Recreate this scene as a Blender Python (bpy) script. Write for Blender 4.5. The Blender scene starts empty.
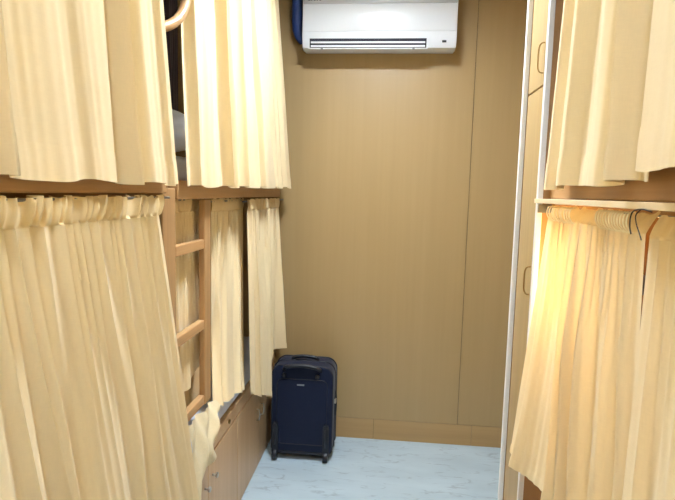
import bpy, bmesh, math, random
import numpy as np
from mathutils import Vector, Matrix

S = bpy.context.scene
COL = S.collection
PI = math.pi
random.seed(7)

# ------------------------------------------------------------------ helpers
class MB:
    """collects shapes, links them as ONE mesh object"""
    def __init__(s): s.bm = bmesh.new()
    def box(s, x0, x1, y0, y1, z0, z1, bev=0.0, seg=2, rot=None):
        t = bmesh.new()
        bmesh.ops.create_cube(t, size=1.0)
        sx, sy, sz = x1-x0, y1-y0, z1-z0
        for v in t.verts: v.co = Vector((v.co.x*sx, v.co.y*sy, v.co.z*sz))
        if bev > 0:
            bmesh.ops.bevel(t, geom=t.edges[:], offset=min(bev, sx*.49, sy*.49, sz*.49), segments=seg, profile=.5, affect='EDGES')
        c = Vector(((x0+x1)/2, (y0+y1)/2, (z0+z1)/2))
        for v in t.verts:
            if rot is not None: v.co = rot @ v.co
            v.co = v.co + c
        s._merge(t); return s
    def _merge(s, t):
        me = bpy.data.meshes.new('tmp'); t.to_mesh(me); t.free()
        s.bm.from_mesh(me); bpy.data.meshes.remove(me)
    def tube(s, pts, r, n=8, cap=True, closed=False):
        pts = [Vector(p) for p in pts]; N = len(pts); rings = []
        up = None
        for i, p in enumerate(pts):
            if closed: d = pts[(i+1) % N]-pts[i-1]
            else: d = pts[min(i+1, N-1)]-pts[max(i-1, 0)]
            d.normalize()
            if up is None:
                up = Vector((0, 0, 1)) if abs(d.z) < .9 else Vector((1, 0, 0))
            a = d.cross(up)
            if a.length < 1e-6: a = d.cross(Vector((0, 1, 0)))
            a.normalize(); b = a.cross(d); b.normalize(); up = b
            rr = r(i/(N-1)) if callable(r) else r
            rings.append([s.bm.verts.new(p+a*rr*math.cos(2*PI*k/n)+b*rr*math.sin(2*PI*k/n)) for k in range(n)])
        rng = range(N) if closed else range(N-1)
        for i in rng:
            A, B = rings[i], rings[(i+1) % N]
            for k in range(n):
                s.bm.faces.new((A[k], A[(k+1) % n], B[(k+1) % n], B[k]))
        if cap and not closed:
            s.bm.faces.new(rings[0][::-1]); s.bm.faces.new(rings[-1])
        return s
    def cyl(s, p0, p1, r, n=20, bev=0.0):
        p0, p1 = Vector(p0), Vector(p1)
        if bev > 0:
            d = (p1-p0); L = d.length; d.normalize()
            P = [p0, p0+d*bev*.3, p0+d*bev, p1-d*bev, p1-d*bev*.3, p1]
            R = [r-bev, r-bev*.3, r, r, r-bev*.3, r-bev]
            return s.tube(P, lambda t: R[int(round(t*5))], n)
        return s.tube([p0, p1], r, n)
    def prism(s, prof, axis, a0, a1):
        """prof: list of 2-D points; axis 'x' -> (y,z), 'y' -> (x,z)"""
        def P(p, a): return (a, p[0], p[1]) if axis == 'x' else (p[0], a, p[1])
        A = [s.bm.verts.new(P(p, a0)) for p in prof]; B = [s.bm.verts.new(P(p, a1)) for p in prof]
        n = len(prof)
        for k in range(n): s.bm.faces.new((A[k], A[(k+1) % n], B[(k+1) % n], B[k]))
        s.bm.faces.new(A[::-1]); s.bm.faces.new(B); return s
    def grid(s, P, closed_u=False):
        """P[i][j] points"""
        V = [[s.bm.verts.new(p) for p in row] for row in P]
        for i in range(len(V)-1):
            for j in range(len(V[0])-1):
                s.bm.faces.new((V[i][j], V[i+1][j], V[i+1][j+1], V[i][j+1]))
        return s
    def build(s, name, mat, parent=None, smooth=False, fix=True):
        if fix: bmesh.ops.recalc_face_normals(s.bm, faces=s.bm.faces[:])
        me = bpy.data.meshes.new(name); s.bm.to_mesh(me); s.bm.free()
        me.materials.append(mat)
        if smooth:
            for p in me.polygons: p.use_smooth = True
        o = bpy.data.objects.new(name, me); COL.objects.link(o)
        if parent is not None:
            o.parent = parent
            o.matrix_parent_inverse = Matrix.Translation(-Vector(parent.location))
        return o

def tag(o, label=None, cat=None, group=None, kind=None):
    if label: o['label'] = label
    if cat: o['category'] = cat
    if group: o['group'] = group
    if kind: o['kind'] = kind
    return o
def thing(name, loc, label, cat, group=None):
    o = bpy.data.objects.new(name, None); COL.objects.link(o); o.location = loc
    o.empty_display_size = .1
    return tag(o, label, cat, group)
def struct(o): o['kind'] = 'structure'; return o
def auto_smooth(o, ang=40):
    for p in o.data.polygons: p.use_smooth = True
    o.data.set_sharp_from_angle(angle=math.radians(ang)); return o
def sstep(a, b, x):
    t = np.clip((x-a)/(b-a), 0, 1); return t*t*(3-2*t)

def smoothpts(P, n=6):
    P = [Vector(p) for p in P]; out = []
    for i in range(len(P)-1):
        p0, p1, p2, p3 = P[max(i-1, 0)], P[i], P[i+1], P[min(i+2, len(P)-1)]
        for k in range(n):
            t = k/n
            out.append(.5*((2*p1)+(p2-p0)*t+(2*p0-5*p1+4*p2-p3)*t*t+(3*p1-p0-3*p2+p3)*t**3))
    out.append(P[-1]); return out

# ------------------------------------------------------------------ materials
def srgb(r, g, b):
    f = lambda c: (c/255/12.92) if c/255 <= .04045 else ((c/255+.055)/1.055)**2.4
    return (f(r), f(g), f(b), 1)
def base_mat(name):
    m = bpy.data.materials.new(name); m.use_nodes = True
    nt = m.node_tree; return m, nt, nt.nodes['Principled BSDF'], nt.nodes, nt.links
def plain(name, col, rough=.5, metal=0, noise=.04, nscale=60, bump=0, spec=.5):
    m, nt, b, N, L = base_mat(name)
    tc = N.new('ShaderNodeTexCoord'); no = N.new('ShaderNodeTexNoise'); no.inputs['Scale'].default_value = nscale
    no.inputs['Detail'].default_value = 4
    L.new(tc.outputs['Object'], no.inputs['Vector'])
    hs = N.new('ShaderNodeMixRGB'); hs.blend_type = 'MIX'
    hs.inputs[1].default_value = tuple(c*(1-noise) for c in col[:3])+(1,)
    hs.inputs[2].default_value = tuple(min(1, c*(1+noise)) for c in col[:3])+(1,)
    L.new(no.outputs['Fac'], hs.inputs[0]); L.new(hs.outputs[0], b.inputs['Base Color'])
    b.inputs['Roughness'].default_value = rough; b.inputs['Metallic'].default_value = metal
    b.inputs['Specular IOR Level'].default_value = spec
    if bump:
        bp = N.new('ShaderNodeBump'); bp.inputs['Strength'].default_value = bump; bp.inputs['Distance'].default_value = .002
        L.new(no.outputs['Fac'], bp.inputs['Height']); L.new(bp.outputs[0], b.inputs['Normal'])
    return m
def wood(name, c0, c1, c2, axis='z', fine=1.0, rough=.42, spec=.4):
    """laminate with grain along one axis"""
    m, nt, b, N, L = base_mat(name)
    tc = N.new('ShaderNodeTexCoord'); mp = N.new('ShaderNodeMapping')
    sc = {'z': (38, 38, 1.1), 'y': (38, 1.1, 38), 'x': (1.1, 38, 38)}[axis]
    mp.inputs['Scale'].default_value = tuple(v*fine for v in sc)
    L.new(tc.outputs['Object'], mp.inputs['Vector'])
    n1 = N.new('ShaderNodeTexNoise'); n1.inputs['Scale'].default_value = 1.0; n1.inputs['Detail'].default_value = 6; n1.inputs['Roughness'].default_value = .65
    L.new(mp.outputs[0], n1.inputs['Vector'])
    mp2 = N.new('ShaderNodeMapping'); mp2.inputs['Scale'].default_value = tuple(v*.16 for v in sc)
    L.new(tc.outputs['Object'], mp2.inputs['Vector'])
    n2 = N.new('ShaderNodeTexNoise'); n2.inputs['Scale'].default_value = 1.0; n2.inputs['Detail'].default_value = 3; n2.inputs['Distortion'].default_value = .6
    L.new(mp2.outputs[0], n2.inputs['Vector'])
    ad = N.new('ShaderNodeMath'); ad.operation = 'MULTIPLY_ADD'; ad.inputs[1].default_value = .6
    ml = N.new('ShaderNodeMath'); ml.operation = 'MULTIPLY'; ml.inputs[1].default_value = .4
    L.new(n2.outputs['Fac'], ml.inputs[0]); L.new(n1.outputs['Fac'], ad.inputs[0]); L.new(ml.outputs[0], ad.inputs[2])
    cr = N.new('ShaderNodeValToRGB'); e = cr.color_ramp.elements
    e[0].position = .33; e[0].color = c0; e[1].position = .68; e[1].color = c2
    k = e.new(.5); k.color = c1
    L.new(ad.outputs[0], cr.inputs[0]); L.new(cr.outputs[0], b.inputs['Base Color'])
    b.inputs['Roughness'].default_value = rough; b.inputs['Specular IOR Level'].default_value = spec
    bp = N.new('ShaderNodeBump'); bp.inputs['Strength'].default_value = .06; bp.inputs['Distance'].default_value = .001
    L.new(n1.outputs['Fac'], bp.inputs['Height']); L.new(bp.outputs[0], b.inputs['Normal'])
    return m
def cloth(name, col, trans=.35, weave=True, var=.05, rough=.9):
    m, nt, b, N, L = base_mat(name)
    out = N['Material Output']
    tc = N.new('ShaderNodeTexCoord')
    mp = N.new('ShaderNodeMapping'); mp.inputs['Scale'].default_value = (420, 420, 60)
    L.new(tc.outputs['Object'], mp.inputs['Vector'])
    n1 = N.new('ShaderNodeTexNoise'); n1.inputs['Scale'].default_value = 1; n1.inputs['Detail'].default_value = 2
    L.new(mp.outputs[0], n1.inputs['Vector'])
    mp2 = N.new('ShaderNodeMapping'); mp2.inputs['Scale'].default_value = (60, 60, 420)
    L.new(tc.outputs['Object'], mp2.inputs['Vector'])
    n2 = N.new('ShaderNodeTexNoise'); n2.inputs['Scale'].default_value = 1; n2.inputs['Detail'].default_value = 2
    L.new(mp2.outputs[0], n2.inputs['Vector'])
    av = N.new('ShaderNodeMath'); av.operation = 'ADD'
    L.new(n1.outputs['Fac'], av.inputs[0]); L.new(n2.outputs['Fac'], av.inputs[1])
    hf = N.new('ShaderNodeMath'); hf.operation = 'MULTIPLY'; hf.inputs[1].default_value = .5
    L.new(av.outputs[0], hf.inputs[0])
    cr = N.new('ShaderNodeValToRGB'); e = cr.color_ramp.elements
    e[0].position = .3; e[0].color = tuple(c*(1-var) for c in col[:3])+(1,)
    e[1].position = .7; e[1].color = tuple(min(1, c*(1+var)) for c in col[:3])+(1,)
    L.new(hf.outputs[0], cr.inputs[0]); L.new(cr.outputs[0], b.inputs['Base Color'])
    b.inputs['Roughness'].default_value = rough; b.inputs['Specular IOR Level'].default_value = .15
    b.inputs['Sheen Weight'].default_value = .15
    bp = N.new('ShaderNodeBump'); bp.inputs['Strength'].default_value = .12; bp.inputs['Distance'].default_value = .001
    L.new(hf.outputs[0], bp.inputs['Height']); L.new(bp.outputs[0], b.inputs['Normal'])
    if trans > 0:
        tr = N.new('ShaderNodeBsdfTranslucent'); mx = N.new('ShaderNodeMixShader'); mx.inputs[0].default_value = trans
        L.new(cr.outputs[0], tr.inputs['Color'])
        L.new(b.outputs[0], mx.inputs[1]); L.new(tr.outputs[0], mx.inputs[2]); L.new(mx.outputs[0], out.inputs['Surface'])
    return m
def emit(name, col, strength):
    m, nt, b, N, L = base_mat(name)
    b.inputs['Base Color'].default_value = (.9, .9, .9, 1)
    b.inputs['Emission Color'].default_value = col; b.inputs['Emission Strength'].default_value = strength
    return m
def marble(name):
    m, nt, b, N, L = base_mat(name)
    tc = N.new('ShaderNodeTexCoord'); mp = N.new('ShaderNodeMapping'); mp.inputs['Scale'].default_value = (1.3, 4.2, 1); mp.inputs['Rotation'].default_value = (0, 0, .12)
    L.new(tc.outputs['Object'], mp.inputs['Vector'])
    n1 = N.new('ShaderNodeTexNoise'); n1.inputs['Scale'].default_value = 3.2; n1.inputs['Detail'].default_value = 7; n1.inputs['Distortion'].default_value = .9
    L.new(mp.outputs[0], n1.inputs['Vector'])
    # veins where the noise crosses its middle value
    s1 = N.new('ShaderNodeMath'); s1.operation = 'SUBTRACT'; s1.inputs[1].default_value = .5; L.new(n1.outputs['Fac'], s1.inputs[0])
    a1 = N.new('ShaderNodeMath'); a1.operation = 'ABSOLUTE'; L.new(s1.outputs[0], a1.inputs[0])
    cr = N.new('ShaderNodeValToRGB'); e = cr.color_ramp.elements
    e[0].position = 0; e[0].color = (.70, .71, .73, 1); e[1].position = .03; e[1].color = (1, 1, 1, 1)
    L.new(a1.outputs[0], cr.inputs[0])
    n2 = N.new('ShaderNodeTexNoise'); n2.inputs['Scale'].default_value = 2.0; n2.inputs['Detail'].default_value = 5
    L.new(mp.outputs[0], n2.inputs['Vector'])
    c2 = N.new('ShaderNodeValToRGB'); e = c2.color_ramp.elements
    e[0].position = .35; e[0].color = srgb(178, 198, 210); e[1].position = .65; e[1].color = srgb(191, 210, 221)
    L.new(n2.outputs['Fac'], c2.inputs[0])
    # veins only in patches
    n3 = N.new('ShaderNodeTexNoise'); n3.inputs['Scale'].default_value = 5.5; L.new(mp.outputs[0], n3.inputs['Vector'])
    c3 = N.new('ShaderNodeValToRGB'); e = c3.color_ramp.elements
    e[0].position = .45; e[0].color = (0, 0, 0, 1); e[1].position = .6; e[1].color = (1, 1, 1, 1)
    L.new(n3.outputs['Fac'], c3.inputs[0])
    mx = N.new('ShaderNodeMixRGB'); mx.blend_type = 'MULTIPLY'
    L.new(c3.outputs[0], mx.inputs[0]); L.new(c2.outputs[0], mx.inputs[1]); L.new(cr.outputs[0], mx.inputs[2])
    L.new(mx.outputs[0], b.inputs['Base Color'])
    b.inputs['Roughness'].default_value = .38; b.inputs['Specular IOR Level'].default_value = .35
    return m

WALLC = (srgb(170, 143, 97), srgb(173, 146, 100), srgb(176, 149, 104))
M = dict(
    wall=wood('wall_laminate', *WALLC, rough=.38, spec=.55),
    skirt=wood('skirting_laminate', srgb(170, 138, 92), srgb(178, 146, 98), srgb(185, 153, 106), 'x'),
    beam=wood('bunk_wood_lengthwise', srgb(176, 136, 92), srgb(190, 150, 105), srgb(202, 163, 118), 'y', 1.2),
    post=wood('bunk_wood_upright', srgb(166, 128, 86), srgb(178, 140, 96), srgb(190, 153, 109), 'z', 1.2),
    cab=wood('cabinet_laminate', srgb(192, 158, 118), srgb(203, 169, 129), srgb(213, 181, 141), 'z', 1.0),
    cupb=wood('cupboard_laminate', srgb(174, 148, 104), srgb(183, 157, 112), srgb(191, 166, 121), 'z', 1.0),
    side=wood('cupboard_side_laminate', srgb(160, 122, 82), srgb(172, 133, 92), srgb(182, 144, 102), 'z', 1.0),
    gap=plain('dark_gap', srgb(60, 42, 28), .8),
    edge=plain('white_edge_band', srgb(242, 244, 248), .4),
    curt=cloth('cream_curtain_linen', srgb(249, 229, 186), .17, var=.025),
    curt2=cloth('cream_curtain_heading', srgb(243, 219, 168), .15, var=.025),
    sheet=cloth('white_sheet', srgb(212, 218, 232), .12),
    matt=cloth('tan_mattress', srgb(206, 172, 116), 0),
    creamsheet=cloth('cream_cloth', srgb(244, 230, 192), .25),
    dark=cloth('shade_sheet', srgb(48, 34, 46), 0),
    ac=plain('white_plastic', srgb(238, 243, 250), .25, spec=.5, noise=.01),
    acgrey=plain('grey_plastic', srgb(196, 200, 206), .35, noise=.01),
    acslot=plain('slot_dark', srgb(24, 26, 44), .6),
    acmark=plain('grey_print', srgb(120, 124, 132), .5),
    blue=plain('blue_tape', srgb(38, 62, 122), .55, bump=.2),
    navy=cloth('navy_nylon', srgb(17, 27, 52), 0, rough=.6),
    navyp=plain('navy_piping', srgb(16, 22, 38), .5),
    plast=plain('black_plastic', srgb(22, 26, 36), .42),
    metal=plain('steel', srgb(190, 186, 178), .28, 1.0),
    brass=plain('aged_brass', srgb(170, 142, 96), .3, 1.0),
    grey=plain('grey_metal', srgb(128, 128, 126), .45, .6),
    white=plain('painted_ceiling', srgb(236, 236, 232), .8),
    lamp=emit('lamp_diffuser', (.88, .965, 1.06, 1), 258),
    lamp2=emit('lamp_diffuser_dimmer', (.88, .965, 1.06, 1), 150),
    floor=marble('marble_vinyl'),
    bulb=emit('added_warm_bulb', (1.0, .66, .26, 1), 420),
    pale=plain('pale_lipping', srgb(246, 226, 190), .45),
    cord=plain('black_cord', srgb(36, 24, 18), .5),
    thread=cloth('curtain_loop_thread', srgb(250, 236, 196), .2),
)

# ------------------------------------------------------------------ camera (eye height 1.45 m)
R = np.array([[0.99533, 0.0346, -0.09522], [0.09823, -0.10479, 0.98959], [0.02426, -0.99393, -0.10765]])
H = 1.45
def cam_rot():
    import numpy.linalg as la
    f = 530.; D = np.array([390-337.5, 194-250., f]); D /= la.norm(D)
    d = np.array([-.025, 1., 0]); d[2] = -(d@D)/D[2]; d /= la.norm(d)
    X = np.cross(d, D); X /= la.norm(X)
    return np.stack([X, D, -d])
R = cam_rot()
cd = bpy.data.cameras.new('camera'); cam = bpy.data.objects.new('camera', cd); COL.objects.link(cam)
mw = Matrix.Identity(4)
for i in range(3):
    mw[i][0] = R[i][0]; mw[i][1] = -R[i][1]; mw[i][2] = -R[i][2]
mw[2][3] = H
cam.matrix_world = mw
cd.sensor_width = 36; cd.lens = 36*530/675; cd.clip_start = .02
S.camera = cam

# ------------------------------------------------------------------ setting
XW0, XW1, YW0, YW1, ZC = -1.55, 1.30, -1.30, 3.02, 2.75
struct(MB().box(XW0-.1, XW1+.1, YW0-.1, YW1+.12, -.1, 0).build('floor', M['floor']))
struct(MB().box(XW0-.1, XW1+.1, YW0-.1, YW1+.12, ZC, ZC+.1).build('ceiling', M['white']))
struct(MB().box(XW0-.1, XW0, YW0-.1, YW1+.12, 0, ZC).build('wall_left', M['wall']))
struct(MB().box(XW1, XW1+.1, YW0-.1, YW1+.12, 0, ZC).build('wall_right', M['wall']))
struct(MB().box(XW0, XW1, YW0-.1, YW0, 0, ZC).build('wall_front', M['wall']))
struct(MB().box(XW0, XW1, YW1+.006, YW1+.12, 0, ZC).build('wall_back', M['gap']))
for k, (a, b) in enumerate(((XW0, -.6545), (-.6525, .436), (.4385, XW1))):
    o = struct(MB().box(a, b, YW1, YW1+.0058, .1245, ZC, .0008, 1).build('trim_%d' % (k+1), M['wall']))
for k, (a, b) in enumerate(((XW0, -.05), (-.0485, .52), (.5215, XW1))):
    o = struct(MB().box(a, b, YW1-.0002, YW1+.0058, 0, .122, .0008, 1).build('baseboard_back' if k == 0 else 'baseboard_back_%d' % k, M['skirt']))

# ------------------------------------------------------------------ ceiling lamps
def ceiling_lamp(x, y, w, l, label, mat):
    t = thing('ceiling_light', (x, y, ZC), label, 'ceiling light', 'square ceiling panels over the aisle')
    fr = MB()
    fr.box(x-w/2-.02, x-w/2, y-l/2-.02, y+l/2+.02, ZC-.075, ZC-.001, .003)
    fr.box(x+w/2, x+w/2+.02, y-l/2-.02, y+l/2+.02, ZC-.075, ZC-.001, .003)
    fr.box(x-w/2, x+w/2, y-l/2-.02, y-l/2, ZC-.075, ZC-.001, .003)
    fr.box(x-w/2, x+w/2, y+l/2, y+l/2+.02, ZC-.075, ZC-.001, .003)
    fr.build('frame', M['acgrey'], t)
    MB().box(x-w/2+.001, x+w/2-.001, y-l/2+.001, y+l/2-.001, ZC-.03, ZC-.005).build('diffuser', mat, t)
ceiling_lamp(-.08, 1.84, .26, .26, 'square white ceiling panel lamp over the aisle nearest the air conditioner', M['lamp'])
ceiling_lamp(-.08, -.25, .26, .26, 'square white ceiling panel lamp over the near end of the aisle', M['lamp2'])

# ------------------------------------------------------------------ cloth builder
def wob(seed, n=5, lo=.4, hi=2.2):
    r = random.Random(seed)
    K = [(r.uniform(lo, hi), r.uniform(0, 6.28), r.uniform(.5, 1)) for _ in range(n)]
    tot = sum(k[2] for k in K)
    return lambda x: sum(a*np.sin(2*PI*f*x+p) for f, p, a in K)/tot*1.6
def curtain_grid(top, bot, seed, lam_f=.03, lam_c=.095, amp_f=.006, amp_c=.018, nu=None, nv=60, sgn=1,
                 mix=(.0, .55), meander=.05, ease=None, amp_mod=None, hemwave=.004):
    """top(u), bot(u): arrays -> (3,) arrays"""
    u0 = np.linspace(0, 1, 64)
    T = np.stack(top(u0), -1); B = np.stack(bot(u0), -1)
    LT = np.sum(np.linalg.norm(np.diff(T, axis=0), axis=1)); LB = np.sum(np.linalg.norm(np.diff(B, axis=0), axis=1))
    L = max(LT, LB)
    if nu is None: nu = int(L/.0045)
    u = np.linspace(0, 1, nu)[:, None]; v = np.linspace(0, 1, nv)[None, :]
    s = u*L
    w1, w2, w3, w4, w5 = (wob(seed*11+k) for k in range(5))
    am = wob(seed*11+7, 6, 1.2, 4.5)
    ph_f = 2*PI*(s/lam_f + .5*w1(s*3)) + .5*w3(v*1.3)
    ph_c = 2*PI*(s/lam_c + .42*w2(s*2.2) + meander*w4(v*.9+s*1.5)*2)
    Ff = np.sin(ph_f)*(1+.4*am(s*3))
    A = np.clip(.75+.55*am(s), .12, 1.6)
    rid = 2.6*(np.sqrt(np.sin(ph_c/2)**2+.03)-.62)
    Fc = (.55*rid+.45*np.sin(ph_c)+.2*np.sin(2*ph_c+1.1+2*w5(s)))*A + .3*w5(s*1.4+v*.25)
    edge = sstep(0, .05, s)*sstep(0, .05, L-s)*.85+.15
    m = sstep(mix[0], mix[1], v)
    af = amp_f*(1-.8*m); ac = amp_c*(.15+.85*m)
    d = (af*Ff + ac*Fc)*edge
    tang = (af*np.cos(ph_f)*.9+ac*np.cos(ph_c)*.55*A)*.8*edge
    if amp_mod is not None: d = d*amp_mod(u, v); tang = tang*amp_mod(u, v)
    e = v if ease is None else ease(v)
    Tx, Ty, Tz = [q*np.ones((nu, 1)) for q in top(u)]; Bx, By, Bz = [q*np.ones((nu, 1)) for q in bot(u)]
    X = Tx+(Bx-Tx)*e+sgn*d
    Y = Ty+(By-Ty)*e+tang
    Z = Tz+(Bz-Tz)*v+hemwave*np.sin(ph_c*.5+1)*v**6
    return np.stack([X+0*Z, Y+0*Z, Z], -1)
def grid_mesh(P, name, mat, parent, mb=None):
    b = MB(); b.grid([[tuple(p) for p in row] for row in P])
    return b.build(name, mat, parent, smooth=True, fix=False)
def hem_from(P, rows, off, sgn):
    Q = P[:, -rows:, :].copy(); Q[:, :, 0] += sgn*off
    Q[:, 0, 0] -= sgn*off*.6
    return Q
def lin(a, b): return lambda u: a+(b-a)*u

GRP = 'cream curtains hung round the bunks'
def make_curtain(label, loc, top, bot, sgn=1, heading=None, hem=True, rings=None, **kw):
    t = thing('curtain', loc, label, 'curtain', GRP)
    P = curtain_grid(top, bot, sgn=sgn, **kw)
    grid_mesh(P, 'cloth_panel', M['curt'], t)
    if hem: grid_mesh(hem_from(P, 4, .0016, sgn), 'hem', M['curt'], t)
    if heading:
        # gathered strip above the gather line: follows the panel's top edge, ruffled
        hh, slant, lam, amp, sd = heading[:5]; lean = heading[5] if len(heading) > 5 else 0
        T = P[:, 0, :]; n = T.shape[0]
        s = np.concatenate([[0], np.cumsum(np.linalg.norm(np.diff(T[:, 1:2], axis=0), axis=1))])
        tot = s[-1]
        # smooth base of the top edge
        u = np.linspace(0, 1, n)[:, None]; tx, ty, tz = [q*np.ones((n, 1)) for q in top(u)]
        w = wob(sd, 6, 1, 5); w2 = wob(sd+1, 6, 1, 4)
        ss = u*abs(ty[-1, 0]-ty[0, 0]); V = np.linspace(0, 1, 12)[None, :]
        ph = 2*PI*(ss/lam+.7*w(ss*3))
        bulge = np.sin(PI*np.clip(V, 0, 1))
        am = np.clip(.8+.7*w2(ss*2), .15, 1.8)
        d = amp*(np.sin(ph+V*.8)*am*(.35+.65*V**.7)+.5*bulge)
        X = tx+sgn*d-sgn*(.001+lean)*V; Y = ty+slant*V*hh+.5*amp*np.cos(ph)*am*V; Z = tz+hh*V+.004*w2(ss*6)*V
        Q = np.stack([X, Y, Z], -1)
        # weld line at the bottom to the cloth
        Q[:, 0, :] = T
        grid_mesh(Q, 'heading', M['curt2'], t)
    if rings:
        for (y, x, z0, z1, r) in rings:
            b = MB(); pts = smoothpts([(x-sgn*.010, y, z1+.0005), (x, y, z1-.003), (x+sgn*.003, y-.002, (z0+z1)/2), (x-sgn*.002, y-.005, z0+.004), (x-sgn*.008, y-.006, z0)])
            b.tube(pts, r, 6).build('hook', M['thread'], t, smooth=True)
    return t

# ------------------------------------------------------------------ left bunks
def mattress(name, x0, x1, y0, y1, z0, z1, mat, label):
    o = MB().box(x0, x1, y0, y1, z0, z1, .03, 4).build(name, mat, None)
    auto_smooth(o, 60); return tag(o, label, 'mattress')

XL = -.645
ZB = 1.432
# near bunk -----------------------------------------------------
nb = thing('bunk_bed', (-1.1, .45, 0), 'wooden bunk bed at the near left, mostly behind two long cream curtains', 'bunk bed', 'wooden bunks along the aisle')
MB().box(-.655, -.615, -.50, 1.425, 1.436, 1.50, .004).build('side_rail', M['beam'], nb)
MB().box(-1.53, -.658, -.50, 1.425, 1.44, 1.465).build('upper_platform', M['beam'], nb)
MB().box(-1.53, -.66, -.50, 1.425, .44, .465).build('lower_platform', M['beam'], nb)
MB().box(-.69, -.630, 1.428, 1.520, .0, 1.452, .004).build('post', M['post'], nb)
MB().box(-.69, -.617, -.59, -.503, .0, 2.6, .004).build('post', M['post'], nb)
MB().box(-1.53, -.70, 1.44, 1.458, .47, 1.43).build('end_panel', M['post'], nb)
for k in range(3):
    y0 = -.50+k*.642
    d = MB().box(-.665, -.647, y0+.002, y0+.638, .06, .43, .002).build('cabinet_door', M['cab'], nb)
MB().box(-1.5, -.666, -.50, 1.42, .0, .435).build('base_cabinet', M['cab'], nb)
# grab rail curving up where the climber holds on
pts = [(-.665, 1.22, 1.835), (-.632, 1.33, 1.848), (-.606, 1.40, 1.874), (-.597, 1.465, 1.913), (-.596, 1.515, 1.966), (-.596, 1.537, 2.03), (-.596, 1.54, 2.12), (-.596, 1.54, 2.4)]
MB().tube([Vector(p) for p in smoothpts(pts)], .0135, 14).build('grab_rail', M['beam'], nb, smooth=True)

# far bunk with cupboards below ----------------------------------
fb = thing('bunk_bed', (-1.1, 2.25, 0), 'wooden bunk bed at the far left with low cupboards under it, reaching the back wall', 'bunk bed', 'wooden bunks along the aisle')
MB().box(-.655, -.625, 1.522, 3.012, 1.418, 1.475, .004).build('side_rail', M['beam'], fb)
MB().box(-1.53, -.658, 1.522, 3.012, 1.44, 1.465).build('upper_platform', M['beam'], fb)
MB().box(-1.5, -.668, 1.535, 3.012, 0, .44).build('base_cabinet', M['gap'], fb)
MB().box(-.672, -.645, 1.535, 3.010, .447, .505, .004).build('bed_rail', M['cab'], fb)
MB().box(-1.53, -.673, 1.535, 3.012, .445, .47).build('lower_platform', M['beam'], fb)
def knob(parent, y, z):
    b = MB()
    b.cyl((-.6455, y, z), (-.632, y, z), .0045, 12)
    b.cyl((-.632, y, z), (-.622, y, z), .0105, 18, .003)
    return b.build('knob', M['metal'], parent, smooth=True)
for y0, y1, hy, hz in ((1.54, 1.845, 1.805, .345), (1.848, 2.235, 1.89, .355), (2.238, 2.62, 2.58, .30), (2.623, 3.008, 2.668, .295)):
    d = MB().box(-.667, -.646, y0, y1, .004, .438, .003).build('cabinet_door', M['cab'], fb)
    if hz > .32: knob(d, hy, hz)
    else:
        b = MB(); b.tube([(-.645, hy, hz+.03), (-.632, hy, hz+.028), (-.628, hy, hz), (-.632, hy, hz-.028), (-.645, hy, hz-.03)], .0035, 8)
        b.build('handle', M['metal'], d, smooth=True)
# small brass keyhole plate on the rail
b = MB(); b.cyl((-.6452, 2.10, .476), (-.638, 2.10, .476), .011, 18, .004)
b.build('lock', M['brass'], fb, smooth=True)

# ladder -----------------------------------------------------------
ld = thing('ladder', (-.64, 1.68, .68), 'wooden ladder with three rungs fixed to the left bunks between lower curtains', 'ladder')
MB().box(-.652, -.630, 1.768, 1.832, .685, 1.416, .004).build('rail', M['post'], ld)
for z in (1.263, .98, .707):
    MB().box(-.655, -.631, 1.5205, 1.7675, z-.018, z+.016, .004).build('rung', M['beam'], ld)

# mattresses and bedding ---------------------------------------------
mattress('mattress', -1.50, -.652, 1.56, 2.99, .5065, .60, M['sheet'], 'mattress under a pale blue sheet above the low cupboards on the far left bunk')
mattress('mattress', -1.50, -.70, -.48, 1.40, .466, .58, M['matt'], 'tan mattress in the near left lower bunk behind its long curtain')
mattress('mattress', -1.50, -.69, 1.54, 3.0, 1.466, 1.56, M['sheet'], 'white sheeted mattress on the far left upper bunk')
mattress('mattress', -1.50, -.69, -.48, 1.41, 1.466, 1.56, M['sheet'], 'white sheeted mattress on the near left upper bunk')
def pillow(x, y, z, sx, sy, sz, label, rot=0):
    b = MB(); n = 28; P = []
    for sgn in (1, -1):
        G = []
        for i in range(n+1):
            row = []
            for j in range(n+1):
                a, c = -1+2*i/n, -1+2*j/n
                h = (max(0, (1-a**4))*max(0, (1-c**4)))**.55
                pin = 1-.07*(a*a*c*c)
                ed = .05*(1-abs(c)**2)*abs(a)**3
                px, py = a*sx*(pin-ed*0), c*sy*pin
                pz = sgn*sz*h*(1+.10*math.sin(5*a+3*c))
                row.append((x+px*math.cos(rot)-py*math.sin(rot), y+px*math.sin(rot)+py*math.cos(rot), z+pz))
            G.append(row)
        b.grid(G)
    bmesh.ops.remove_doubles(b.bm, verts=b.bm.verts[:], dist=.0005)
    o = b.build('pillow', M['sheet'], None, smooth=True)
    return tag(o, label, 'pillow')
pillow(-.80, 1.70, 1.634, .19, .16, .062, 'pale blue white pillow glimpsed in the gap between the two upper left curtains')
o = MB().box(-1.05, -.70, 1.62, 2.02, .602, .84, .05, 5).build('blanket', M['matt'])
auto_smooth(o, 60); tag(o, 'tan folded blanket inside the far left lower bunk, glimpsed under the curtain behind the ladder', 'blanket')
# dark sheet added to stand in for the shade inside the upper bunk
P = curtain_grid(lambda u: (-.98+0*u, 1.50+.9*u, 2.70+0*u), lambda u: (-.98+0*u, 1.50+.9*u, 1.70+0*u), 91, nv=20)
tag(grid_mesh(P, 'shade_sheet', M['dark'], None), 'dark purple sheet added as the shade inside the upper left bunk, seen through the curtain gap', 'cloth')

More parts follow.
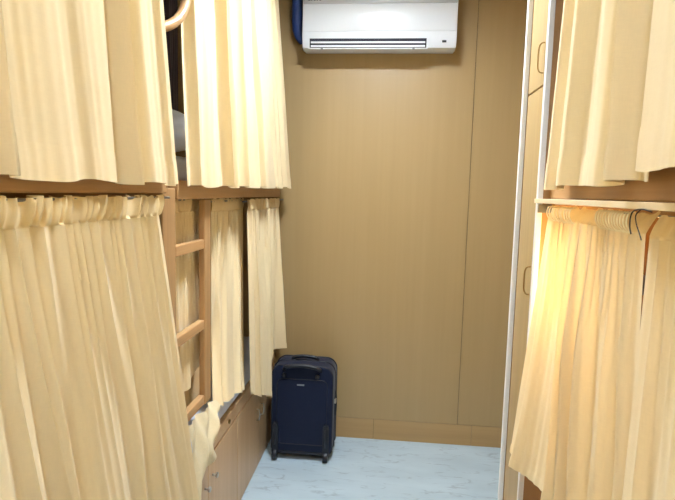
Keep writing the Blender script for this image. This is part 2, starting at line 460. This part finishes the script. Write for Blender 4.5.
# curtains, left -------------------------------------------------------
make_curtain('long cream curtain of the near left upper bunk, its hem covering the wooden rail', (-.61, .5, 1.46),
    lambda u: (-.607+0*u, -.45+1.70*u, 2.70+0*u), lambda u: (-.583+.0*u, -.45+1.875*u, 1.463-.003*u),
    seed=3, lam_c=.12, amp_c=.026, amp_f=.003, meander=.05, nv=60, mix=(0, .3))
make_curtain('bright cream curtain of the far left upper bunk, left of the air conditioner', (-.58, 2.1, 1.46),
    lambda u: (-.60+.01*u-.024*(1-sstep(0, .14, u)), 1.495+1.105*u, 2.70+0*u), lambda u: (-.582+.037*u-.024*(1-sstep(0, .14, u)), 1.545+1.355*u, 1.458+.012*u),
    seed=5, lam_c=.12, amp_c=.026, amp_f=.003, meander=.05, nv=60, mix=(0, .3))
make_curtain('tall cream curtain of the near left lower bunk, gathered heading, left of the ladder', (-.6, .5, .2),
    lambda u: (-.605+0*u, -.45+1.80*u, 1.378+0*u), lambda u: (-.566-.012*u, -.45+2.08*u, .22+0*u),
    seed=8, lam_c=.09, lam_f=.04, amp_c=.027, amp_f=.007, heading=(.052, .25, .026, .0085, 21), nv=80, mix=(0, .5))
def ringset(ys, x, z0, z1, r=.0011): return [(y, x, z0, z1, r) for y in ys]
rz = random.Random(4)
# behind the ladder
def botA(u):
    z = .86-.10*np.sin(PI*np.clip(u*.8+.25, 0, 1))+.06*u**3
    return (-.682+.01*np.sin(PI*u), 1.60+.31*u+0*u, z)
make_curtain('short cream curtain behind the ladder rungs of the far left lower bunk', (-.69, 1.75, .8),
    lambda u: (-.680+0*u, 1.58+.30*u, 1.372+0*u), botA, seed=12, lam_c=.11, amp_c=.018, amp_f=.006, lam_f=.03,
    heading=(.05, .1, .03, .006, 33), nv=50)
def botB(u): return (-.628+.004*u, 1.855+.405*u-.0*u, .635-.075*u)
make_curtain('narrow cream curtain just right of the ladder, its foot tucked on the mattress edge', (-.66, 2.15, .55),
    lambda u: (-.66+0*u, 1.925+.425*u, 1.365+0*u), botB, seed=15, lam_c=.14, amp_c=.022, amp_f=.007, lam_f=.028,
    heading=(.05, .1, .026, .007, 35), nv=70, ease=lambda v: .12*v+.88*v**3.2)
def botC(u):
    y = 2.25+.67*u
    z = .54-.16*np.clip(u/.56, 0, 1)+.09*sstep(.56, .60, u)+.10*sstep(.68, .74, u)
    return (-.590-.022*sstep(.5, .75, u)+.05*sstep(.86, 1, u), y, z)
make_curtain('cream curtain of the far left lower bunk hanging beside the blue suitcase', (-.6, 2.5, .4),
    lambda u: (-.605+0*u, 2.22+.65*u, 1.36+0*u), botC, seed=19, lam_c=.15, amp_c=.030, amp_f=.007, lam_f=.03,
    heading=(.052, .05, .03, .006, 37), nv=80)
# bunched cloth end below the ladder
Q = []
for i in range(40):
    row = []
    for j in range(26):
        u, v = i/39, j/25
        y = 1.56+.27*u+.035*math.sin(5*v+2*u)*v
        z = .70-.02*u-(.34-.20*u**1.5)*v+.012*math.sin(9*u+1)*v
        wv = .020*math.sin(13*u+5*v+1.2*math.sin(4*v))+.010*math.sin(27*u-6*v)
        x = -.618+.02*math.sin(PI*v)+wv*(.4+.6*v)
        row.append((max(x, -.640), y, z))
    Q.append(row)
tag(grid_mesh(np.array(Q), 'cloth', M['creamsheet'], None), 'crumpled cream cloth end bunched over the cupboard edge below the ladder', 'cloth')

# curtain rods (thin stretched wires) -----------------------------------
def rod(pts, label, r=.0035, mat='grey'):
    o = MB().tube(pts, r, 10).build('curtain_rod', M[mat], None, smooth=True)
    return tag(o, label, 'curtain rod', 'thin rods under the upper bunk rails')
rod([(-.611, -.50, 1.425), (-.611, 1.427, 1.425)], 'thin rod under the near left rail, threaded through the long lower curtain')
rod([(-.683, 1.56, 1.414), (-.683, 1.90, 1.414)], 'thin short rod behind the ladder holding the short lower curtain')
rod([(-.663, 1.84, 1.405), (-.663, 2.36, 1.405)], 'thin rod just right of the ladder holding the narrow lower curtain')
rod([(-.612, 2.18, 1.403), (-.612, 3.018, 1.403)], 'thin rod near the back wall holding the lower curtain beside the suitcase')

# ------------------------------------------------------------------ air conditioner
ac = thing('air_conditioner', (-.08, 3.0, 2.2), 'white split air conditioner mounted high on the wood back wall', 'air conditioner')
AX0, AX1 = -.492, .314
prof = [(3.018, 2.215), (3.018, 2.505), (2.93, 2.512), (2.885, 2.497), (2.876, 2.45), (2.876, 2.265), (2.8785, 2.232), (2.889, 2.212), (2.93, 2.204)]
b = MB().prism(prof, 'x', AX0, AX1)
bmesh.ops.bevel(b.bm, geom=[e for e in b.bm.edges if abs(e.verts[0].co.x-e.verts[1].co.x) < 1e-5], offset=.006, segments=3, profile=.5, affect='EDGES')
auto_smooth(b.build('body', M['ac'], ac), 35)
# front panel
b = MB().box(AX0+.004, AX1-.004, 2.872, 2.8785, 2.292, 2.428, .003, 3); auto_smooth(b.build('front_panel', M['ac'], ac), 35)
b = MB().box(AX0+.004, AX1-.004, 2.8725, 2.8785, 2.431, 2.488, .003, 3); auto_smooth(b.build('grille', M['acgrey'], ac), 35)
# outlet: sloped dark opening with louvres
rx = Matrix.Rotation(math.radians(5), 3, 'X')
c = Vector(((-.45+.16)/2, 2.8795, 2.232))
def slab(w, d, h, dy, dz, dx=0, bev=.001):
    m = MB(); t = m.box(-w/2, w/2, -d/2, d/2, -h/2, h/2, bev)
    for v in m.bm.verts: v.co = (rx @ (v.co+Vector((dx, dy, dz)))) + c
    return m
slab(.612, .006, .048, -.004, 0).build('outlet', M['acslot'], ac)
slab(.598, .008, .009, -.007, .004).build('louvre', M['ac'], ac)
slab(.598, .008, .009, -.007, -.0145).build('louvre', M['ac'], ac)
fr = MB()
for dx in (-.309, .309):
    t = slab(.007, .008, .052, -.006, 0, dx); me = bpy.data.meshes.new('t'); t.bm.to_mesh(me); fr.bm.from_mesh(me)
t = slab(.625, .008, .006, -.006, -.0262); me = bpy.data.meshes.new('t'); t.bm.to_mesh(me); fr.bm.from_mesh(me)
fr.build('outlet_frame', M['ac'], ac)
for dx in (-.24, .24): slab(.012, .008, .006, -.009, -.028, dx).build('clip', M['acmark'], ac)
MB().box(.240, .262, 2.872, 2.884, 2.236, 2.246, .001).build('display', M['acslot'], ac)
# faint grey maker's print on the top strip (too small to read)
b = MB()
for k, w in enumerate((.012, .007, .010, .008, .011)):
    b.box(-.462+k*.0145, -.462+k*.0145+w, 2.8712, 2.8728, 2.446, 2.458, .001)
b.build('logo', M['acmark'], ac)
# blue wrapped pipe behind the left end
pp = [(-.535, 2.965, 2.742), (-.535, 2.965, 2.45), (-.534, 2.965, 2.36), (-.528, 2.967, 2.305), (-.518, 2.972, 2.275), (-.508, 2.978, 2.258)]
o = MB().tube(smoothpts(pp), lambda t: .030 if t < .5 else .030-.04*(t-.5), 16).build('pipe', M['blue'], None, smooth=True)
tag(o, 'dark blue wrapped pipe on the wall at the left end of the air conditioner', 'pipe')

# ------------------------------------------------------------------ suitcase
sx, sy = -.432, 2.712      # centre of the wheel side
sc = thing('suitcase', (sx, sy+.11, 0), 'navy blue upright cabin suitcase standing in the corner by the low cupboards', 'suitcase')
W, Dp, Z0, Z1 = .168, .205, .035, .528
def rrect(w, z0, z1, r, n=8, rb=None):
    rb = r if rb is None else rb
    P = []
    for cx_, cz_, a0, rr in ((w-r, z1-r, 0, r), (-w+r, z1-r, 90, r), (-w+rb, z0+rb, 180, rb), (w-rb, z0+rb, 270, rb)):
        for k in range(n+1):
            a = math.radians(a0+90*k/n); P.append((cx_+rr*math.cos(a), cz_+rr*math.sin(a)))
    return P
def shell(y0, y1, inset0, inset1, n=5):
    b = MB(); rings = []
    ys = []
    for k in range(n+1): a = k/n*PI/2; ys.append((y0+inset0*(1-math.sin(a)), inset0*(1-math.cos(a))))
    ys2 = [(y0+inset0*(1-math.sin(PI/2*k/n)), inset0*(1-math.cos(PI/2*k/n))) for k in range(n, -1, -1)]
    seq = [(y, d) for y, d in ys2]
    seq += [(y1-inset1*(1-math.sin(PI/2*k/n)), inset1*(1-math.cos(PI/2*k/n))) for k in range(n+1)]
    seq.sort(key=lambda q: q[0])
    for y, d in seq:
        P = rrect(W-d, Z0+d*.6, Z1-d, .062-min(d, .03)*.5, 8, .03)
        rings.append([b.bm.verts.new((sx+p[0], y, p[1])) for p in P])
    m = len(rings[0])
    for A, B in zip(rings[:-1], rings[1:]):
        for k in range(m): b.bm.faces.new((A[k], A[(k+1) % m], B[(k+1) % m], B[k]))
    b.bm.faces.new(rings[0]); b.bm.faces.new(rings[-1][::-1])
    return b
auto_smooth(shell(sy, sy+Dp, .014, .03).build('body', M['navy'], sc), 45)
def loop_tube(y, inset, r, name, mat):
    P = rrect(W-inset, Z0+inset*.6, Z1-inset, .058, 8, .03)
    return MB().tube([(sx+p[0], y, p[1]) for p in P], r, 8, closed=True).build(name, mat, sc, smooth=True)
loop_tube(sy+.008, .004, .0045, 'piping', M['navyp'])
loop_tube(sy+.085, -.001, .004, 'zipper', M['navyp'])
loop_tube(sy+.165, -.001, .004, 'zipper', M['navyp'])
# back plate piping: stitched panel on the wheel side
P = rrect(W-.032, Z0+.055, Z1-.075, .03, 6)
MB().tube([(sx+p[0], sy-.001, p[1]) for p in P], .0022, 6, closed=True).build('panel_seam', M['navyp'], sc, smooth=True)
# top carry handle on the wheel side + its mounts; telescopic handle head
b = MB()
hp = [(sx-.098, sy+.012, Z1-.028), (sx-.092, sy-.014, Z1-.012), (sx-.07, sy-.02, Z1+.0), (sx, sy-.018, Z1+.006), (sx+.07, sy-.02, Z1+.0), (sx+.092, sy-.014, Z1-.012), (sx+.098, sy+.012, Z1-.028)]
b.tube(smoothpts(hp), .0105, 10).build('telescopic_handle', M['plast'], sc, smooth=True)
for dx in (-.098, .082):
    b = MB(); b.cyl((sx+dx, sy-.012, Z1-.055), (sx+dx, sy+.012, Z1-.055), .0115, 14, .003)
    b.build('rivet', M['plast'], sc, smooth=True)
b = MB(); b.tube(smoothpts([(sx-.07, sy+.10, Z1-.002), (sx-.06, sy+.10, Z1+.016), (sx, sy+.10, Z1+.022), (sx+.06, sy+.10, Z1+.016), (sx+.07, sy+.10, Z1-.002)]), .010, 10)
b.build('carry_handle', M['plast'], sc, smooth=True)
# side handle
b = MB(); b.tube(smoothpts([(sx+W-.002, sy+.11, .36), (sx+W+.004, sy+.11, .345), (sx+W+.006, sy+.11, .29), (sx+W+.004, sy+.11, .235), (sx+W-.002, sy+.11, .22)]), .006, 10)
b.build('side_handle', M['plast'], sc, smooth=True)
b = MB(); b.box(sx+W-.001, sx+W+.010, sy+.075, sy+.095, .30, .325, .002).build('zip_pull', M['metal'], sc)
# name plate
MB().box(sx-.028, sx+.012, sy-.003, sy+.002, .418, .426, .0012).build('name_plate', M['acmark'], sc)
# wheels, housings, kick bars
for dx in (-.142, .134):
    x = sx+dx
    b = MB(); P = [(x-.017, .19), (x-.010, .212), (x+.010, .212), (x+.017, .19), (x+.017, .035), (x-.017, .035)]
    b.prism(P, 'y', sy-.016, sy+.01)
    bmesh.ops.bevel(b.bm, geom=b.bm.edges[:], offset=.005, segments=2, affect='EDGES')
    h = b.build('wheel_housing', M['plast'], sc); auto_smooth(h, 40)
    b = MB(); b.tube([(x, sy-.019, .185), (x, sy-.023, .13), (x, sy-.023, .09)], .0045, 8)
    b.build('kick_strip', M['plast'], h, smooth=True)
    b = MB(); b.cyl((x-.013, sy-.006, .030), (x+.013, sy-.006, .030), .030, 28, .004)
    w = auto_smooth(b.build('wheel', M['plast'], sc), 40)
    b = MB(); b.cyl((x-.0145, sy-.006, .030), (x+.0145, sy-.006, .030), .011, 16)
    b.build('hub', M['grey'], w, smooth=True)
b = MB(); b.box(sx-.125, sx+.118, sy-.006, sy+.006, .036, .050, .003); b.build('base_bar', M['plast'], sc)
for dx in (-.12, .12):
    b = MB(); b.box(sx+dx-.012, sx+dx+.012, sy+.165, sy+.19, .0, .04, .004); b.build('foot', M['plast'], sc)

# ------------------------------------------------------------------ right cupboard
cb = thing('cupboard', (.64, 1.53, 0), 'tall narrow wood cupboard with white edges on the right, at the foot of the bunk', 'cupboard')
CX = .387; CY0, CY1 = 1.398, 1.634
MB().box(CX+.02, .93, CY0+.019, CY1-.019, .0, 2.6).build('body', M['side'], cb)
for y0, y1 in ((CY0, CY0+.013), (CY1-.013, CY1)):
    p = MB().box(CX-.001, .93, y0, y1, 0, 2.6).build('side_panel', M['side'], cb)
    MB().box(CX-.013, CX+.0, y0-.0015, y1+.0015, 0, 2.6, .0015).build('edge_band', M['edge'], p)
for z0, z1, hz in ((.05, 1.739, 1.225), (1.744, 2.57, 1.813)):
    d = MB().box(CX, CX+.018, CY0+.020, CY1-.020, z0, z1, .0015).build('door', M['cupb'], cb)
    b = MB(); hy = 1.472
    b.tube(smoothpts([(CX+.002, hy, hz+.038), (CX-.008, hy, hz+.037), (CX-.013, hy+.004, hz+.026), (CX-.014, hy+.004, hz), (CX-.013, hy+.004, hz-.026), (CX-.008, hy, hz-.037), (CX+.002, hy, hz-.038)], 5), .0021, 8)
    b.build('handle', M['brass'], d, smooth=True)
    b = MB(); b.cyl((CX-.002, 1.452, hz+.064), (CX+.003, 1.452, hz+.064), .006, 14); b.build('lock', M['grey'], d, smooth=True)

# ------------------------------------------------------------------ right bunk
rb = thing('bunk_bed', (.85, .4, 0), 'wooden bunk bed on the right with a pale rail edge above the lower curtains', 'bunk bed', 'wooden bunks along the aisle')
strip = MB().box(.364, .415, -.50, 1.39, 1.4365, 1.4475, .001).build('edge_strip', M['pale'], rb)
strip['label'] = 'pale thin front edge of the upper platform'
MB().box(.4155, 1.28, -.50, 1.39, 1.425, 1.4475).build('upper_platform', M['beam'], rb)
MB().box(.402, .43, -.50, 1.39, 1.448, 1.52, .003).build('side_rail', M['beam'], rb)
MB().box(.46, .49, -.50, 1.39, .38, .47, .003).build('bed_rail', M['beam'], rb)
MB().box(.491, 1.28, -.50, 1.39, .44, .465).build('lower_platform', M['beam'], rb)
MB().box(.475, 1.28, -.50, 1.39, 0, .375).build('base_cabinet', M['cab'], rb)
MB().box(.405, .47, -.585, -.505, 0, 2.6, .003).build('post', M['post'], rb)
mattress('mattress', .50, 1.27, -.48, 1.37, .466, .58, M['sheet'], 'mattress in the right lower bunk behind the lower curtains')
mattress('mattress', .435, 1.27, -.48, 1.37, 1.449, 1.55, M['sheet'], 'white mattress on the right upper bunk behind the upper curtains')
pillow(.60, 1.24, 1.622, .19, .135, .062, 'white pillow at the cupboard end of the right upper bunk')
# bracket on cupboard side
br = MB().box(.392, .416, 1.3935, 1.399, 1.585, 1.612, .001)
br.box(.392, .416, 1.372, 1.399, 1.606, 1.612, .001)
tag(br.build('bracket', M['grey'], None), 'small grey metal bracket on the cupboard side above the right bunk rail', 'bracket', 'small grey brackets on the cupboard side')
br = MB().box(.376, .410, 1.3915, 1.399, 1.412, 1.434, .001)
br.box(.397, .409, 1.376, 1.3955, 1.416, 1.430, .002)
tag(br.build('bracket', M['grey'], None), 'small grey metal bracket holding the curtain rod below the pale right rail', 'bracket', 'small grey brackets on the cupboard side')
rod([(.403, 1.376, 1.427), (.403, -.50, 1.427)], 'thin rod under the pale right rail holding the right lower curtains', .002)

# right curtains
def topR1(u): return (.380+0*u, .825+.495*u, 1.400+.002*u)
def botR1(u):
    x = .392-.058*sstep(.3, 1, u)
    return (x, .822+.528*u, .79-.02*(1-u))
r1 = random.Random(9)
rings = [(1.125+.0172*k+r1.uniform(-.003, .003), .368, 1.398, 1.431, .0013) for k in range(10)]
rings += [(.862+.0112*k+r1.uniform(-.0012, .0012), .368, 1.398, 1.431, .0010) for k in range(12)]
make_curtain('golden cream curtain of the right lower bunk flaring out over the cupboard edge', (.37, 1.06, .77),
    topR1, botR1, sgn=-1, seed=23, lam_c=.085, lam_f=.024, amp_c=.024, amp_f=.005, nv=80, mix=(0, .45), rings=rings,
    heading=(.030, 0, .02, .002, 51, .016))
make_curtain('cream curtain at the right edge of the photo under the pale right rail', (.36, .2, .6),
    lambda u: (.380+0*u, -.45+1.265*u, 1.395+0*u), lambda u: (.372+0*u, -.45+1.275*u, .62+0*u), sgn=-1, seed=27,
    lam_c=.09, lam_f=.03, amp_c=.012, amp_f=.004, nv=60, heading=(.034, 0, .04, .003, 53, .012))
make_curtain('cream curtain of the right upper bunk beside the cupboard, hem over the wood rail', (.36, 1.05, 1.47),
    lambda u: (.385+0*u, .86+.36*u, 2.68+0*u), lambda u: (.366-.004*u, .80+.495*u, 1.478-.006*u), sgn=-1, seed=31,
    lam_c=.16, amp_c=.038, amp_f=.003, nv=60, mix=(0, .3))
make_curtain('cream curtain at the upper right corner, its hem a little higher than its neighbour', (.34, .2, 1.49),
    lambda u: (.375+0*u, -.45+1.27*u, 2.68+0*u), lambda u: (.345+0*u, -.45+1.245*u, 1.492+0*u), sgn=-1, seed=35,
    lam_c=.16, amp_c=.020, amp_f=.003, nv=60, mix=(0, .3))
rl = thing('added_glow_lamp', (.60, 1.30, 1.25), 'unseen small warm lamp added inside the right lower bunk to glow through its golden curtain', 'added lamp')  # unseen lamp, added to give the curtain its orange glow
MB().cyl((.60, 1.396, 1.25), (.60, 1.38, 1.25), .035, 24, .003).build('base', M['grey'], rl)
MB().tube(smoothpts([(.60, 1.385, 1.25), (.60, 1.34, 1.25), (.60, 1.30, 1.235)]), .007, 10).build('arm', M['grey'], rl, smooth=True)
b = MB(); b.tube([(.60, 1.30, 1.245), (.585, 1.295, 1.25), (.545, 1.28, 1.26)], lambda t: .018+.026*t, 20, cap=False); b.build('shade', M['grey'], rl, smooth=True)
b = MB(); bmesh.ops.create_uvsphere(b.bm, u_segments=16, v_segments=10, radius=.02, matrix=Matrix.Translation((.535, 1.275, 1.263))); b.build('bulb', M['bulb'], rl, smooth=True)
# dark cord looped on the rod
cp = [(.362, .775, 1.434), (.361, .80, 1.437), (.360, .826, 1.434), (.360, .835, 1.424), (.359, .832, 1.410), (.358, .824, 1.400)]
b = MB(); b.tube(smoothpts(cp), .0011, 8)
cp2 = [(.361, .805, 1.437), (.360, .818, 1.428), (.359, .812, 1.416), (.358, .798, 1.403), (.357, .788, 1.394)]
b.tube(smoothpts(cp2), .0009, 8)
tag(b.build('cord', M['cord'], None, smooth=True), 'dark cord looped over the rod between the two right lower curtains', 'cord')

# ------------------------------------------------------------------ world and colour management
w = bpy.data.worlds.new('world'); S.world = w; w.use_nodes = True
w.node_tree.nodes['Background'].inputs[0].default_value = (.05, .05, .05, 1)
S.view_settings.view_transform = 'Standard'; S.view_settings.look = 'None'
S.view_settings.gamma = 1; S.view_settings.use_curve_mapping = False
S.view_settings.exposure = 0.0
